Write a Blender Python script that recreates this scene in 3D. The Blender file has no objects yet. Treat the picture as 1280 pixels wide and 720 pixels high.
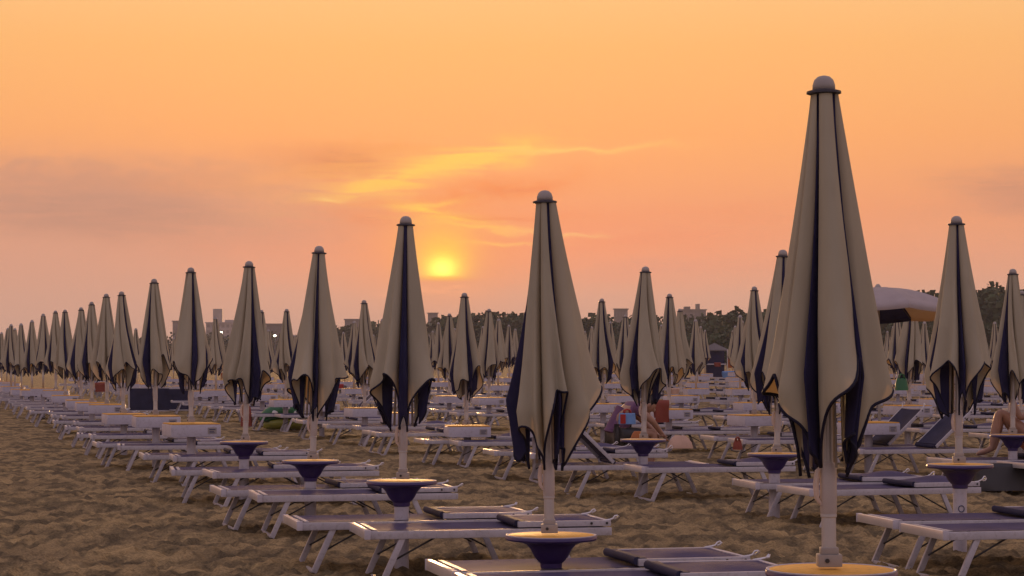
import bpy, bmesh, math, random
import numpy as np
from mathutils import Vector, Matrix, noise

R = math.radians
S = bpy.context.scene
COL = S.collection
rnd = random.Random(7)

# ------------------------------------------------------------------ camera
FPX = 2667.0            # focal length for a 1280 px wide picture
EYE = 1.364
HORIZON = 450.0
cd = bpy.data.cameras.new('camera')
cam = bpy.data.objects.new('camera', cd); COL.objects.link(cam)
cam.location = (0, 0, EYE); cam.rotation_euler = (R(90), 0, 0)
cd.sensor_width = 36; cd.lens = 36 * FPX / 1280
cd.shift_y = (HORIZON - 360) / 1280
cd.clip_start = 0.1; cd.clip_end = 6000
S.camera = cam

def px(x, D): return (x - 640) / FPX * D
def pz(y, D): return EYE + (HORIZON - y) / FPX * D

# ------------------------------------------------------------------ materials
def lin(r, g, b):
    f = lambda c: (c/255/12.92) if c/255 <= .04045 else ((c/255+.055)/1.055)**2.4
    return (f(r), f(g), f(b), 1)

def mat(name, col, rough=.6, metal=0, spec=.5, vary=.12, vscale=6, bump=0, bscale=80, transl=None, sheen=0, stretch=None, grime=0):
    m = bpy.data.materials.new(name); m.use_nodes = True
    nt = m.node_tree; n = nt.nodes; l = nt.links
    p = n['Principled BSDF']; out = n['Material Output']
    p.inputs['Roughness'].default_value = rough
    p.inputs['Metallic'].default_value = metal
    p.inputs['Specular IOR Level'].default_value = spec
    if sheen: p.inputs['Sheen Weight'].default_value = sheen
    tc = n.new('ShaderNodeTexCoord')
    oi = n.new('ShaderNodeObjectInfo')
    src = tc.outputs['Object']
    add = n.new('ShaderNodeVectorMath'); add.operation = 'ADD'
    l.new(src, add.inputs[0])
    sc = n.new('ShaderNodeVectorMath'); sc.operation = 'SCALE'; sc.inputs['Scale'].default_value = 37
    comb = n.new('ShaderNodeCombineXYZ')
    for k in 'XYZ': l.new(oi.outputs['Random'], comb.inputs[k])
    l.new(comb.outputs[0], sc.inputs[0]); l.new(sc.outputs[0], add.inputs[1])
    vec = add.outputs[0]
    if stretch:
        mp = n.new('ShaderNodeMapping'); mp.inputs['Scale'].default_value = stretch
        l.new(vec, mp.inputs[0]); vec = mp.outputs[0]
    nz = n.new('ShaderNodeTexNoise'); nz.inputs['Scale'].default_value = vscale; nz.inputs['Detail'].default_value = 5
    l.new(vec, nz.inputs['Vector'])
    rp = n.new('ShaderNodeValToRGB')
    a = [max(0, c*(1-vary)) for c in col[:3]] + [1]; b = [min(1, c*(1+vary)) for c in col[:3]] + [1]
    rp.color_ramp.elements[0].position = .3; rp.color_ramp.elements[1].position = .7
    rp.color_ramp.elements[0].color = a; rp.color_ramp.elements[1].color = b
    l.new(nz.outputs['Fac'], rp.inputs[0])
    colout = rp.outputs[0]
    if grime:
        nz2 = n.new('ShaderNodeTexNoise'); nz2.inputs['Scale'].default_value = vscale*5; nz2.inputs['Detail'].default_value = 8
        l.new(vec, nz2.inputs['Vector'])
        r2 = n.new('ShaderNodeValToRGB'); r2.color_ramp.elements[0].position = .52; r2.color_ramp.elements[1].position = .72
        r2.color_ramp.elements[0].color = (0,0,0,1); r2.color_ramp.elements[1].color = (grime,grime,grime,1)
        l.new(nz2.outputs['Fac'], r2.inputs[0])
        mx = n.new('ShaderNodeMix'); mx.data_type = 'RGBA'
        l.new(r2.outputs[0], mx.inputs['Factor']); l.new(colout, mx.inputs['A']); mx.inputs['B'].default_value = (.16,.11,.07,1)
        colout = mx.outputs['Result']
    l.new(colout, p.inputs['Base Color'])
    if bump:
        nb = n.new('ShaderNodeTexNoise'); nb.inputs['Scale'].default_value = bscale; nb.inputs['Detail'].default_value = 4
        l.new(vec, nb.inputs['Vector'])
        bp = n.new('ShaderNodeBump'); bp.inputs['Strength'].default_value = bump; bp.inputs['Distance'].default_value = .01
        l.new(nb.outputs['Fac'], bp.inputs['Height']); l.new(bp.outputs[0], p.inputs['Normal'])
    if transl:
        t = n.new('ShaderNodeBsdfTranslucent'); t.inputs['Color'].default_value = (*transl[1], 1)
        mx = n.new('ShaderNodeMixShader'); mx.inputs[0].default_value = transl[0]
        l.new(p.outputs[0], mx.inputs[1]); l.new(t.outputs[0], mx.inputs[2]); l.new(mx.outputs[0], out.inputs[0])
    return m

M = {}
M['beige'] = mat('beige_canvas', (.43,.388,.275), .85, spec=.2, vary=.10, vscale=3, bump=.55, bscale=9, grime=.10, transl=(.15,(.78,.52,.25)), stretch=(1,1,.35))
M['dome'] = mat('pale_canvas', (.40,.345,.33), .8, spec=.2, vary=.06, transl=(.12,(.8,.45,.15)))
M['navy'] = mat('navy_canvas', (.020,.018,.055), .8, spec=.2, vary=.2, bump=.3, bscale=25, transl=(.04,(.05,.04,.12)))
M['piping'] = mat('navy_binding', (.012,.011,.026), .7, spec=.2)
M['cap'] = mat('grey_plastic_cap', (.33,.29,.255), .6)
M['capdisc'] = mat('dark_plastic', (.025,.02,.03), .5)
M['pole'] = mat('pole_paint', (.50,.47,.44), .32, metal=.25, vary=.1)
M['sleeve'] = mat('milky_plastic', (.56,.52,.49), .35, spec=.5, transl=(.35,(.9,.72,.55)))
M['white'] = mat('white_plastic', (.50,.47,.51), .5, vary=.06, grime=.25)
M['alu'] = mat('painted_aluminium', (.46,.435,.46), .46, metal=.1, spec=.35, vary=.08, vscale=9, grime=.3)
M['bar'] = mat('bare_aluminium', (.66,.63,.62), .32, metal=.5, vary=.08)
M['purple'] = mat('purple_plastic', (.036,.018,.105), .42, vary=.15, grime=.12)
M['yellow'] = mat('yellow_tabletop', (.70,.36,.055), .6, spec=.15, vary=.12, vscale=8, bump=.1, grime=.45)
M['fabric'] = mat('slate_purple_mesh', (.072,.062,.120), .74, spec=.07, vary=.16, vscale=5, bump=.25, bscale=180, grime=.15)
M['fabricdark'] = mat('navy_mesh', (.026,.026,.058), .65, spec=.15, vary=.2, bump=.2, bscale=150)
M['stay'] = mat('dark_steel', (.025,.022,.022), .5)
M['badge'] = mat('blue_badge', (.04,.05,.12), .5)
M['trunk'] = mat('bark', (.07,.05,.035), .9)
M['leaf'] = mat('dark_foliage', (.045,.062,.026), .75, spec=.2, vary=.45, vscale=.35)
M['leaf2'] = mat('olive_foliage', (.060,.070,.030), .75, spec=.2, vary=.4, vscale=.35)
M['render'] = mat('pale_render', (.32,.28,.275), .85, vary=.12, vscale=.3)
M['render2'] = mat('grey_render', (.13,.115,.115), .85, vary=.12, vscale=.3)
M['glass'] = mat('window_glass', (.14,.12,.12), .3)
M['skin'] = mat('skin', (.33,.18,.115), .55, vary=.08)
M['hair'] = mat('dark_hair', (.02,.014,.012), .6)
M['shirt'] = mat('purple_shirt', (.13,.055,.12), .85, bump=.3, bscale=30)
M['shorts'] = mat('rust_shorts', (.22,.06,.03), .85)
M['green'] = mat('green_vinyl', (.012,.11,.03), .4)
M['lime'] = mat('lime_vinyl', (.30,.30,.04), .35)
M['spot'] = mat('white_vinyl', (.7,.7,.66), .35)
M['red'] = mat('red_cloth', (.36,.028,.02), .8)
M['brick'] = mat('brick_red_cloth', (.22,.045,.025), .85, bump=.3, bscale=30)
M['blue'] = mat('light_blue_cloth', (.13,.25,.46), .8)
M['deepblue'] = mat('deep_blue_cloth', (.03,.05,.22), .8)
M['pink'] = mat('pink_cloth', (.62,.06,.18), .8)
M['tan'] = mat('tan_cloth', (.50,.32,.22), .85)
M['orange'] = mat('orange_cloth', (.36,.11,.025), .8)
def lamp_mat():
    m = bpy.data.materials.new('lamp_glow'); m.use_nodes = True
    p = m.node_tree.nodes['Principled BSDF']
    p.inputs['Emission Color'].default_value = (1,.86,.6,1); p.inputs['Emission Strength'].default_value = 6
    return m
M['lamp'] = lamp_mat()

# ------------------------------------------------------------------ mesh builder
class MB:
    def __init__(s): s.v = []; s.f = []; s.m = []
    def add(s, vs, fs, mi=0):
        b = len(s.v); s.v += [tuple(p) for p in vs]
        s.f += [tuple(b+i for i in f) for f in fs]; s.m += [mi]*len(fs)
    def box(s, x0, x1, y0, y1, z0, z1, mi=0):
        s.add([(x,y,z) for z in (z0,z1) for y in (y0,y1) for x in (x0,x1)],
              [(0,2,3,1),(4,5,7,6),(0,1,5,4),(2,6,7,3),(0,4,6,2),(1,3,7,5)], mi)
    def bar(s, a, b, w, h, mi=0, up=(0,0,1)):
        a = Vector(a); b = Vector(b); d = (b-a).normalized()
        u = Vector(up); si = d.cross(u)
        if si.length < 1e-4: si = d.cross(Vector((0,1,0)))
        si.normalize(); u = si.cross(d).normalized()
        vs = [p + si*(w/2*i) + u*(h/2*j) for p in (a,b) for i,j in ((-1,-1),(1,-1),(1,1),(-1,1))]
        s.add(vs, [(3,2,1,0),(4,5,6,7),(0,1,5,4),(1,2,6,5),(2,3,7,6),(3,0,4,7)], mi)
    def tube(s, pts, r, n=6, mi=0, cap=True):
        pts = [Vector(p) for p in pts]; N = len(pts); vs = []
        prev = None
        for i,p in enumerate(pts):
            d = (pts[min(i+1,N-1)] - pts[max(i-1,0)])
            if d.length < 1e-9: d = Vector((0,0,1))
            d.normalize()
            ref = prev if prev is not None else (Vector((0,0,1)) if abs(d.z) < .9 else Vector((1,0,0)))
            a = ref - d*ref.dot(d)
            if a.length < 1e-5: a = d.orthogonal()
            a.normalize(); b = d.cross(a); prev = a
            rr = r[i] if isinstance(r,(list,tuple)) else r
            vs += [p + a*(rr*math.cos(2*math.pi*k/n)) + b*(rr*math.sin(2*math.pi*k/n)) for k in range(n)]
        fs = [(i*n+k, i*n+(k+1)%n, (i+1)*n+(k+1)%n, (i+1)*n+k) for i in range(N-1) for k in range(n)]
        if cap: fs += [tuple(reversed(range(n))), tuple((N-1)*n+k for k in range(n))]
        s.add(vs, fs, mi)
    def lathe(s, prof, n=24, mi=0, c=(0,0,0), sx=1, sy=1):
        vs = []; N = len(prof)
        for r,z in prof: vs += [(c[0]+sx*r*math.cos(2*math.pi*k/n), c[1]+sy*r*math.sin(2*math.pi*k/n), c[2]+z) for k in range(n)]
        fs = [(i*n+k, i*n+(k+1)%n, (i+1)*n+(k+1)%n, (i+1)*n+k) for i in range(N-1) for k in range(n)]
        fs += [tuple(reversed(range(n))), tuple((N-1)*n+k for k in range(n))]
        s.add(vs, fs, mi)
    def grid(s, rows, mi=0):
        nr = len(rows); nc = len(rows[0])
        s.add([p for r in rows for p in r], [(i*nc+k, i*nc+k+1, (i+1)*nc+k+1, (i+1)*nc+k) for i in range(nr-1) for k in range(nc-1)], mi)
    def merge(s, o, mi): s.add(o.v, o.f, mi)
    def mesh(s, name, mats, smooth=False, bevel=0):
        me = bpy.data.meshes.new(name); me.from_pydata(s.v, [], s.f)
        if not isinstance(mats,(list,tuple)): mats = [mats]
        for m in mats: me.materials.append(m)
        me.polygons.foreach_set('material_index', s.m)
        if bevel:
            bm = bmesh.new(); bm.from_mesh(me)
            bmesh.ops.bevel(bm, geom=[e for e in bm.edges if len(e.link_faces)==2 and e.calc_face_angle() > .6], offset=bevel, segments=2, affect='EDGES', profile=.6, clamp_overlap=True)
            bm.to_mesh(me); bm.free()
        if smooth == 'auto':
            me.shade_smooth()
            me.set_sharp_from_angle(angle=R(38))
        elif smooth: me.shade_smooth()
        me.update(); return me

class P:                       # a part: name, mesh, sub-parts
    def __init__(s, name, me, kids=(), label=None): s.name=name; s.me=me; s.kids=list(kids); s.label=label

def setp(o, label=None, cat=None, group=None, kind=None):
    for k,v in (('label',label),('category',cat),('group',group),('kind',kind)):
        if v: o[k] = v
    return o
def hang(parts, parent):
    for p in parts:
        o = bpy.data.objects.new(p.name, p.me); COL.objects.link(o); o.parent = parent
        if p.label: o['label'] = p.label
        hang(p.kids, o)
def inst(name, parts, loc, rz=0, label=None, cat=None, group=None, tilt=(0,0), scale=1):
    """one thing: an Empty at its base with its parts, or one mesh"""
    if isinstance(parts, bpy.types.Mesh):
        o = bpy.data.objects.new(name, parts); COL.objects.link(o)
    else:
        o = bpy.data.objects.new(name, None); o.empty_display_size = .1; COL.objects.link(o)
        hang(parts, o)
    o.location = loc; o.rotation_euler = (tilt[0], tilt[1], rz); o.scale = (scale,)*3
    return setp(o, label, cat, group)

# ------------------------------------------------------------------ ground
def rise(x, y):
    r = max(0, y-45)*.0058
    k = min(1, max(0, (x+9)/10)); k = k*k*(3-2*k)
    return min(r, .9)*k
def sand_relief(x, y):
    d = math.hypot(x, y)
    w = 1/(1+(d/42)**3)
    if w < .02: return 0
    q = Vector((x*2.3, y*1.6, 0)); wq = noise.noise(q*.7+Vector((9,3,1)))
    n1 = noise.noise(Vector((x*4.0+wq*.6, y*2.4, 3.1)))
    n2 = noise.noise(Vector((x*8.5, y*5.6+wq, 7.7)))
    n3 = noise.noise(Vector((x*14, y*11, 1.7)))
    n0 = noise.noise(Vector((x*.8, y*.6, 5)))
    h = .054*(.4-abs(n1)*1.9) + .042*(.35-abs(n2)*1.6) + .016*n3 + .040*n0
    return h*w
def build_ground():
    ang = []
    a = -180.0
    while a < 179.9:
        ang.append(a)
        b = abs(a)
        a += .085 if b < 16 else (.4 if b < 24 else (2 if b < 60 else 8))
    ang = [R(t) for t in ang]
    rad = []
    r = 1.2
    while r < 3500:
        rad.append(r)
        r *= 1.08 if r < 5.5 else (1.0034 if r < 24 else (1.007 if r < 60 else (1.05 if r < 300 else 1.25)))
    na, nr = len(ang), len(rad)
    vs = [(0,0,0)]
    for r in rad:
        for t in ang:
            x, y = r*math.sin(t), r*math.cos(t)
            z = rise(x,y) if y > 0 else 0
            if abs(t) < R(24) and 4.5 < r < 130: z += sand_relief(x,y)
            vs.append((x,y,z))
    fs = [(0, 1+(k+1)%na, 1+k) for k in range(na)]
    for i in range(nr-1):
        b0 = 1+i*na; b1 = b0+na
        for k in range(na):
            k2 = (k+1)%na
            fs.append((b0+k, b0+k2, b1+k2, b1+k))
    me = bpy.data.meshes.new('sand'); me.from_pydata(vs, [], fs); me.shade_smooth()
    m = bpy.data.materials.new('beach_sand'); m.use_nodes = True
    nt = m.node_tree; n = nt.nodes; l = nt.links; p = n['Principled BSDF']
    p.inputs['Roughness'].default_value = .95; p.inputs['Specular IOR Level'].default_value = .12
    tc = n.new('ShaderNodeTexCoord')
    def nz(scale, det, dist=0):
        q = n.new('ShaderNodeTexNoise'); q.inputs['Scale'].default_value = scale; q.inputs['Detail'].default_value = det
        q.inputs['Distortion'].default_value = dist; l.new(tc.outputs['Object'], q.inputs['Vector']); return q
    a = nz(1.1, 6); rp = n.new('ShaderNodeValToRGB')
    rp.color_ramp.elements[0].color = (.19,.140,.072,1); rp.color_ramp.elements[1].color = (.31,.226,.106,1)
    rp.color_ramp.elements[0].position = .32; rp.color_ramp.elements[1].position = .68
    l.new(a.outputs['Fac'], rp.inputs[0])
    mp = n.new('ShaderNodeMapping'); mp.inputs['Scale'].default_value = (1,.55,1); l.new(tc.outputs['Object'], mp.inputs[0])
    e = nz(4.2, 3, .8); l.new(mp.outputs[0], e.inputs['Vector'])
    r3 = n.new('ShaderNodeValToRGB'); r3.color_ramp.elements[0].position = .40; r3.color_ramp.elements[1].position = .58
    r3.color_ramp.elements[0].color = (.50,.51,.55,1); r3.color_ramp.elements[1].color = (1.28,1.25,1.2,1); l.new(e.outputs['Fac'], r3.inputs[0])  # damp-sand mottling; also puts hollow shade and crest light into the colour
    m3 = n.new('ShaderNodeMix'); m3.data_type = 'RGBA'; m3.blend_type = 'MULTIPLY'; m3.inputs['Factor'].default_value = 1
    l.new(rp.outputs[0], m3.inputs['A']); l.new(r3.outputs[0], m3.inputs['B'])
    b = nz(60, 3); r2 = n.new('ShaderNodeValToRGB')
    r2.color_ramp.elements[0].color = (.6,.6,.6,1); r2.color_ramp.elements[1].color = (1.15,1.15,1.15,1)
    r2.color_ramp.elements[0].position = .3; r2.color_ramp.elements[1].position = .62
    l.new(b.outputs['Fac'], r2.inputs[0])
    mx = n.new('ShaderNodeMix'); mx.data_type = 'RGBA'; mx.blend_type = 'MULTIPLY'; mx.inputs['Factor'].default_value = 1
    l.new(m3.outputs['Result'], mx.inputs['A']); l.new(r2.outputs[0], mx.inputs['B']); l.new(mx.outputs['Result'], p.inputs['Base Color'])
    c = nz(9, 8, .4); bp = n.new('ShaderNodeBump'); bp.inputs['Strength'].default_value = .8; bp.inputs['Distance'].default_value = .06
    l.new(c.outputs['Fac'], bp.inputs['Height']); l.new(bp.outputs[0], p.inputs['Normal'])
    me.materials.append(m)
    o = bpy.data.objects.new('sand', me); COL.objects.link(o); o['kind'] = 'structure'
build_ground()

# ------------------------------------------------------------------ umbrella
TOP = 2.37; CANOPY_TOP = 2.312; CL = 1.345
SEQ = [['b','n','b','b','n','b','n','b'],['b','n','b','n','b','b','n','b'],['b','b','n','b','n','b','b','n'],['b','n','b','n','b','n','b','n']]
def canopy_panels(seed, swirl=.35, lod=1, rot=0, order=None):
    """list of (kind, rows) : fabric of a furled parasol hanging in overlapping folds between its ribs"""
    r = random.Random(seed)
    nt = max(7, int(22*lod)); nv = max(8, int(30*lod))
    hero = bool(order) and not isinstance(order[0], str)
    kinds = [o[0] for o in order] if hero else (order or SEQ[seed % 4])
    w = [r.uniform(.8,1.3)*(1.0 if k=='b' else .42) for k in kinds]
    tot = sum(w); acc = rot; panels = []; prm = []
    for k,x in zip(kinds, w):
        d = x/tot*2*math.pi; prm.append((k, acc, acc+d)); acc += d
    if hero: prm = [(o[0], R(o[1]), R(o[2])) for o in order]
    sg = 1 if swirl >= 0 else -1
    tipl = [r.uniform(-.03,.02) for _ in range(len(prm)+1)]; tipl[-1] = tipl[0]
    tipr = [r.uniform(.025,.075) for _ in range(len(prm)+1)]; tipr[-1] = tipr[0]
    for pi,(k,a0,a1) in enumerate(prm):
        mid = (a0+a1)/2; half = (a1-a0)/2
        if k == 'b':
            dep = r.uniform(.13,.23); scl = r.uniform(.92,1.02); spread = half*r.uniform(1.05,1.30); sk = r.uniform(-.1,.35)*sg
            lead, trail = r.uniform(1.02,1.16), r.uniform(.84,.97)
        else:
            dep = r.uniform(.02,.09); scl = r.uniform(.78,.94); spread = half*r.uniform(1.2,1.6); sk = r.uniform(-.1,.2)*sg
            lead, trail = 1.0, 1.0
        if sg < 0: lead, trail = trail, lead
        ph = r.uniform(0,6.28); wv = r.uniform(.06,.14); kk = r.choice((1.5,2,2.5)); ph2 = r.uniform(0,6.28); ph3 = r.uniform(0,6.28)
        slant = r.choice((-1,1))*r.uniform(.3,.8); fe = r.uniform(2.4,4.2); flare = r.uniform(0,.08); curl = r.uniform(-.25,.25); rip = r.uniform(.010,.030); kr = r.uniform(1.2,2.6)
        if hero:
            o = order[pi][3]
            dep = o.get('dep',dep); scl = o.get('scl',scl); slant = o.get('slant',slant); sk = o.get('sk',0); spread = half*o.get('spread',spread/half); fe = o.get('fe',fe)
            lead = o.get('lead',lead); trail = o.get('trail',trail); curl *= .5
        rows = []
        for i in range(nv+1):
            v = i/nv
            row = []
            for j in range(nt+1):
                t = j/nt
                sn = math.sin(math.pi*t)
                prof = (1-abs(2*t-1)**fe)*(1+slant*(2*t-1)*1.2)
                ln = 1 + (tipl[pi]*(1-t)+tipl[pi+1]*t)*abs(2*t-1) - dep*prof + rip*sn*math.sin(2*math.pi*t*kr+ph3)
                h = v*ln
                rr = .043 + (tipr[pi]*(1-t)+tipr[pi+1]*t)*h
                Ro = .056 + .225*h
                if k == 'b':
                    if h > .80: Ro = .236 - .35*(h-.80)
                elif h > .76: Ro = .227 - .30*(h-.76)
                Ro *= (scl if k=='b' else scl*(.76+.24*min(1,max(0,(v-.35)/.45))))*(1 + flare*max(0,v-.85)/.15)
                sp = spread*min(1,.62+v*.6)
                Rc = (Ro - .25*rr)/(.75*max(.6,math.cos(sp)))
                ed = min(1, v*1.6)
                an = mid + swirl*v*.9 + sk*v**1.6 + curl*max(0,v-.75)*2
                c = []
                sw = swirl*v*.8
                f1 = 1+(trail-1)*ed; f2 = 1+(lead-1)*ed
                c.append((rr*math.cos(a0+sw), rr*math.sin(a0+sw)))
                c.append((Rc*f1*math.cos(an-sp), Rc*f1*math.sin(an-sp)))
                c.append((Rc*f2*math.cos(an+sp), Rc*f2*math.sin(an+sp)))
                c.append((rr*math.cos(a1+sw), rr*math.sin(a1+sw)))
                b = ((1-t)**3, 3*t*(1-t)**2, 3*t*t*(1-t), t**3)
                x = sum(b[q]*c[q][0] for q in range(4)); y = sum(b[q]*c[q][1] for q in range(4))
                g = 1 + sn*wv*min(1,v*1.3)*math.sin(kk*2*math.pi*t+ph+v*1.2) + sn*.10*max(0,v-.72)*3*math.sin(3.6*math.pi*t+ph2)
                row.append((x*g, y*g, CANOPY_TOP - CL*h*(1-.02*sn)))
            rows.append(row)
        panels.append((k, rows))
    return panels

def cap_parts():
    d = MB(); d.lathe([(.041,-.054),(.040,-.034),(.034,-.016),(.021,-.004),(.005,0)], 20, c=(0,0,TOP))
    e = MB(); e.lathe([(.050,-.068),(.062,-.064),(.061,-.056),(.040,-.050)], 20, c=(0,0,TOP))
    return [P('cap', d.mesh('cap', M['cap'], True), [P('cap_ring', e.mesh('cap_ring', M['capdisc'], 'auto'))])]
CAPS = cap_parts()
def pole_parts():
    a = MB(); a.lathe([(.019,.70),(.019,2.31)], 16)
    b = MB(); b.lathe([(.027,.815),(.030,.83),(.030,.985),(.022,1.0)], 20)
    b.tube([(-.026,-.012,.85),(-.043,-.014,.875),(-.046,-.014,.92),(-.040,-.013,.97),(-.027,-.010,.985)], [.006,.009,.011,.010,.006], 8)
    c = MB(); c.lathe([(.026,.675),(.026,.805),(.029,.808),(.029,.818),(.024,.82)], 20)
    d = MB(); d.box(-.042,.042,-.036,.036,.632,.676)
    d.box(-.031,.031,-.028,.028,.676,.70)
    e = MB(); e.tube([(.0-.012,-.0365,.655),(-.012,-.041,.655)], .008, 10)
    return [P('pole', a.mesh('pole', M['pole'], 'auto'), [P('pole_sleeve', b.mesh('pole_sleeve', M['sleeve'], 'auto')),
            P('lower_sleeve', c.mesh('lower_sleeve', M['pole'], 'auto')),
            P('clamp', d.mesh('clamp', M['cap'], 'auto', .004)), P('clamp_screw', e.mesh('clamp_screw', M['stay'], 'auto'))])]
POLES = pole_parts()
def rib_parts(seed):
    b = MB()
    for k in range(8):
        a = 2*math.pi*k/8 + .3
        b.tube([(.03*math.cos(a),.03*math.sin(a),2.2),(.05*math.cos(a),.05*math.sin(a),1.5),(.066*math.cos(a),.066*math.sin(a),.985)], .0045, 5)
    return [P('rib_frame', b.mesh('rib_frame', M['cap'], True))]
RIBS = rib_parts(1)
def umbrella_parts(seed, swirl, rot, lod=1, order=None):
    parts = CAPS + POLES + RIBS
    for k, rows in canopy_panels(seed, swirl, lod, rot, order):
        g = MB(); g.grid(rows)
        t = MB(); t.tube(rows[-1], .0062, 6)
        nm = 'beige_panel' if k=='b' else 'navy_panel'
        parts = parts + [P(nm, g.mesh(nm, M['beige' if k=='b' else 'navy'], True), [P('hem_binding', t.mesh('hem_binding', M['piping'], True))])]
    return parts
def umbrella_far(seed, swirl, rot):
    b = MB()
    for k, rows in canopy_panels(seed, swirl, .5, rot):
        b.grid(rows, 0 if k=='b' else 1); b.tube(rows[-1], .010, 4, 1)
    b.lathe([(.062,-.066),(.060,-.056),(.044,-.05),(.040,-.02),(.022,-.003),(.005,0)], 8, 2, c=(0,0,TOP))
    b.lathe([(.025,.60),(.025,1.2)], 8, 3)
    return b.mesh('closed_umbrella', [M['beige'],M['navy'],M['cap'],M['pole']], True)

# ------------------------------------------------------------------ tables
def round_table_parts():
    t = MB(); t.lathe([(.10,.606),(.222,.607),(.224,.612),(.223,.619),(.216,.6215),(.05,.6216)], 48)
    b = MB(); b.lathe([(.228,.6195),(.2325,.614),(.234,.604),(.228,.596),(.165,.588),(.128,.574),(.105,.548),(.086,.510),(.066,.486),(.056,.478),(.054,.452),(.050,.450),(.045,.46)], 48)
    r = MB(); r.lathe([(.2235,.609),(.230,.6185),(.2305,.6225),(.226,.6235),(.2235,.6205)], 48)
    p = MB(); p.lathe([(.048,-.25),(.048,.46)], 24)
    return [P('tabletop', t.mesh('tabletop', M['yellow'], 'auto')), P('table_bowl', b.mesh('table_bowl', M['purple'], 'auto'), [P('table_rim', r.mesh('table_rim', M['white'], 'auto'))]),
            P('post', p.mesh('post', M['white'], 'auto'))]
def badge_part():
    g = MB(); 
    g.tube([(.0495*math.sin(a*.0+.42*math.cos(a)), -.0495*math.cos(.42*math.cos(a)), .31+.022*math.sin(a)) for a in [2*math.pi*k/16 for k in range(17)]], .0035, 5)
    return P('badge', g.mesh('badge', M['badge'], True))
def box_table_parts(far=False):
    b = MB(); b.box(-.28,.28,-.28,.28,.475,.612)
    t = MB(); t.box(-.272,.272,-.272,.272,.6125,.624)
    p = MB(); p.lathe([(.05,-.25),(.05,.478)], 16)
    s = MB(); s.box(.13,.23,-.2835,-.281,.51,.58)
    g = MB(); g.box(.145,.215,-.2855,-.2838,.552,.562); g.box(.15,.20,-.2855,-.2838,.53,.538); g.box(.15,.21,-.2855,-.2838,.518,.523)
    if far:
        m = MB(); m.merge(b,0); m.merge(t,1); m.merge(p,0)
        return m.mesh('box_table', [M['white'],M['yellow']], 'auto')
    return [P('table_box', b.mesh('table_box', M['white'], 'auto', .012), [P('sticker', s.mesh('sticker', M['cap']), [])]),
            P('tabletop', t.mesh('tabletop', M['yellow'], 'auto', .004)), P('post', p.mesh('post', M['white'], 'auto')),
            P('lettering', g.mesh('lettering', M['badge']))]

# ------------------------------------------------------------------ loungers
LH = .325                      # height of the lounger rail
def backrest_parts(ang, flip=1, dark=False, seed=0, hump=.022):
    r = random.Random(seed)
    """backrest hinged at x=.20, raised by ang; flat when ang=0"""
    ca, sa = math.cos(ang), math.sin(ang)
    L = .66
    def q(u, y, w=0): return (.20 + u*ca - w*sa, y, LH+.026 + u*sa + w*ca)
    f = MB()
    for y in (-.283,.283): f.bar(q(0,y), q(L,y), .024, .036, up=(-sa,0,ca))
    f.bar(q(L-.01,-.283), q(L-.01,.283), .03, .03)
    for y in (-1,1):
        for u in (.5,.62): pass
    bolts = []
    for y in (-.283-.0125,):
        for u in (.52,.63):
            bolt = MB(); p = q(u,y); bolt.tube([p,(p[0],p[1]-.004,p[2])], .009, 8)
            bolts.append(P('bolt', bolt.mesh('bolt', M['stay'])))
    g = MB(); rows = []
    for i in range(13):
        u = .03 + (L-.05)*i/12; row = []
        for j in range(9):
            t = j/8; w = math.sin(math.pi*t)
            row.append(q(u, -.272+.544*t, .014 + w*(hump*math.sin(math.pi*(i/12)**1.3) - .006)))
        rows.append(row)
    g.grid(rows)
    n = MB(); n.tube([q(.0,-.27,.006),q(.0,.27,.006)], .023, 10)
    n.bar(q(.03,-.27,.016), q(.03,.27,.016), .05, .012)
    hs = []
    for y in (-.283,.283):
        k = r.uniform(.8,1.2); h = MB()
        j = [r.uniform(-.012,.012) for _ in range(8)]
        h.tube([q(L-.05,y,.016),q(L-.005,y+j[0],.020),q(L+.018*k,y+j[1],.030*k),q(L+.036*k,y+j[2],.046*k+j[3]),q(L+.052*k,y+j[4],.052*k),q(L+.060*k,y+j[5],.042),q(L+.050*k,y+j[6],.030),q(L+.03*k,y,.026)], .0062, 6)
        hs.append(P('wire_handle', h.mesh('wire_handle', M['bar'], True)))
    return [P('backrest_frame', f.mesh('backrest_frame', M['alu'], 'auto', .004), bolts),
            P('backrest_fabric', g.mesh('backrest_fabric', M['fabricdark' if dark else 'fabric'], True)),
            P('fabric_sleeve', n.mesh('fabric_sleeve', M['fabricdark'], 'auto'))] + hs
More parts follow.
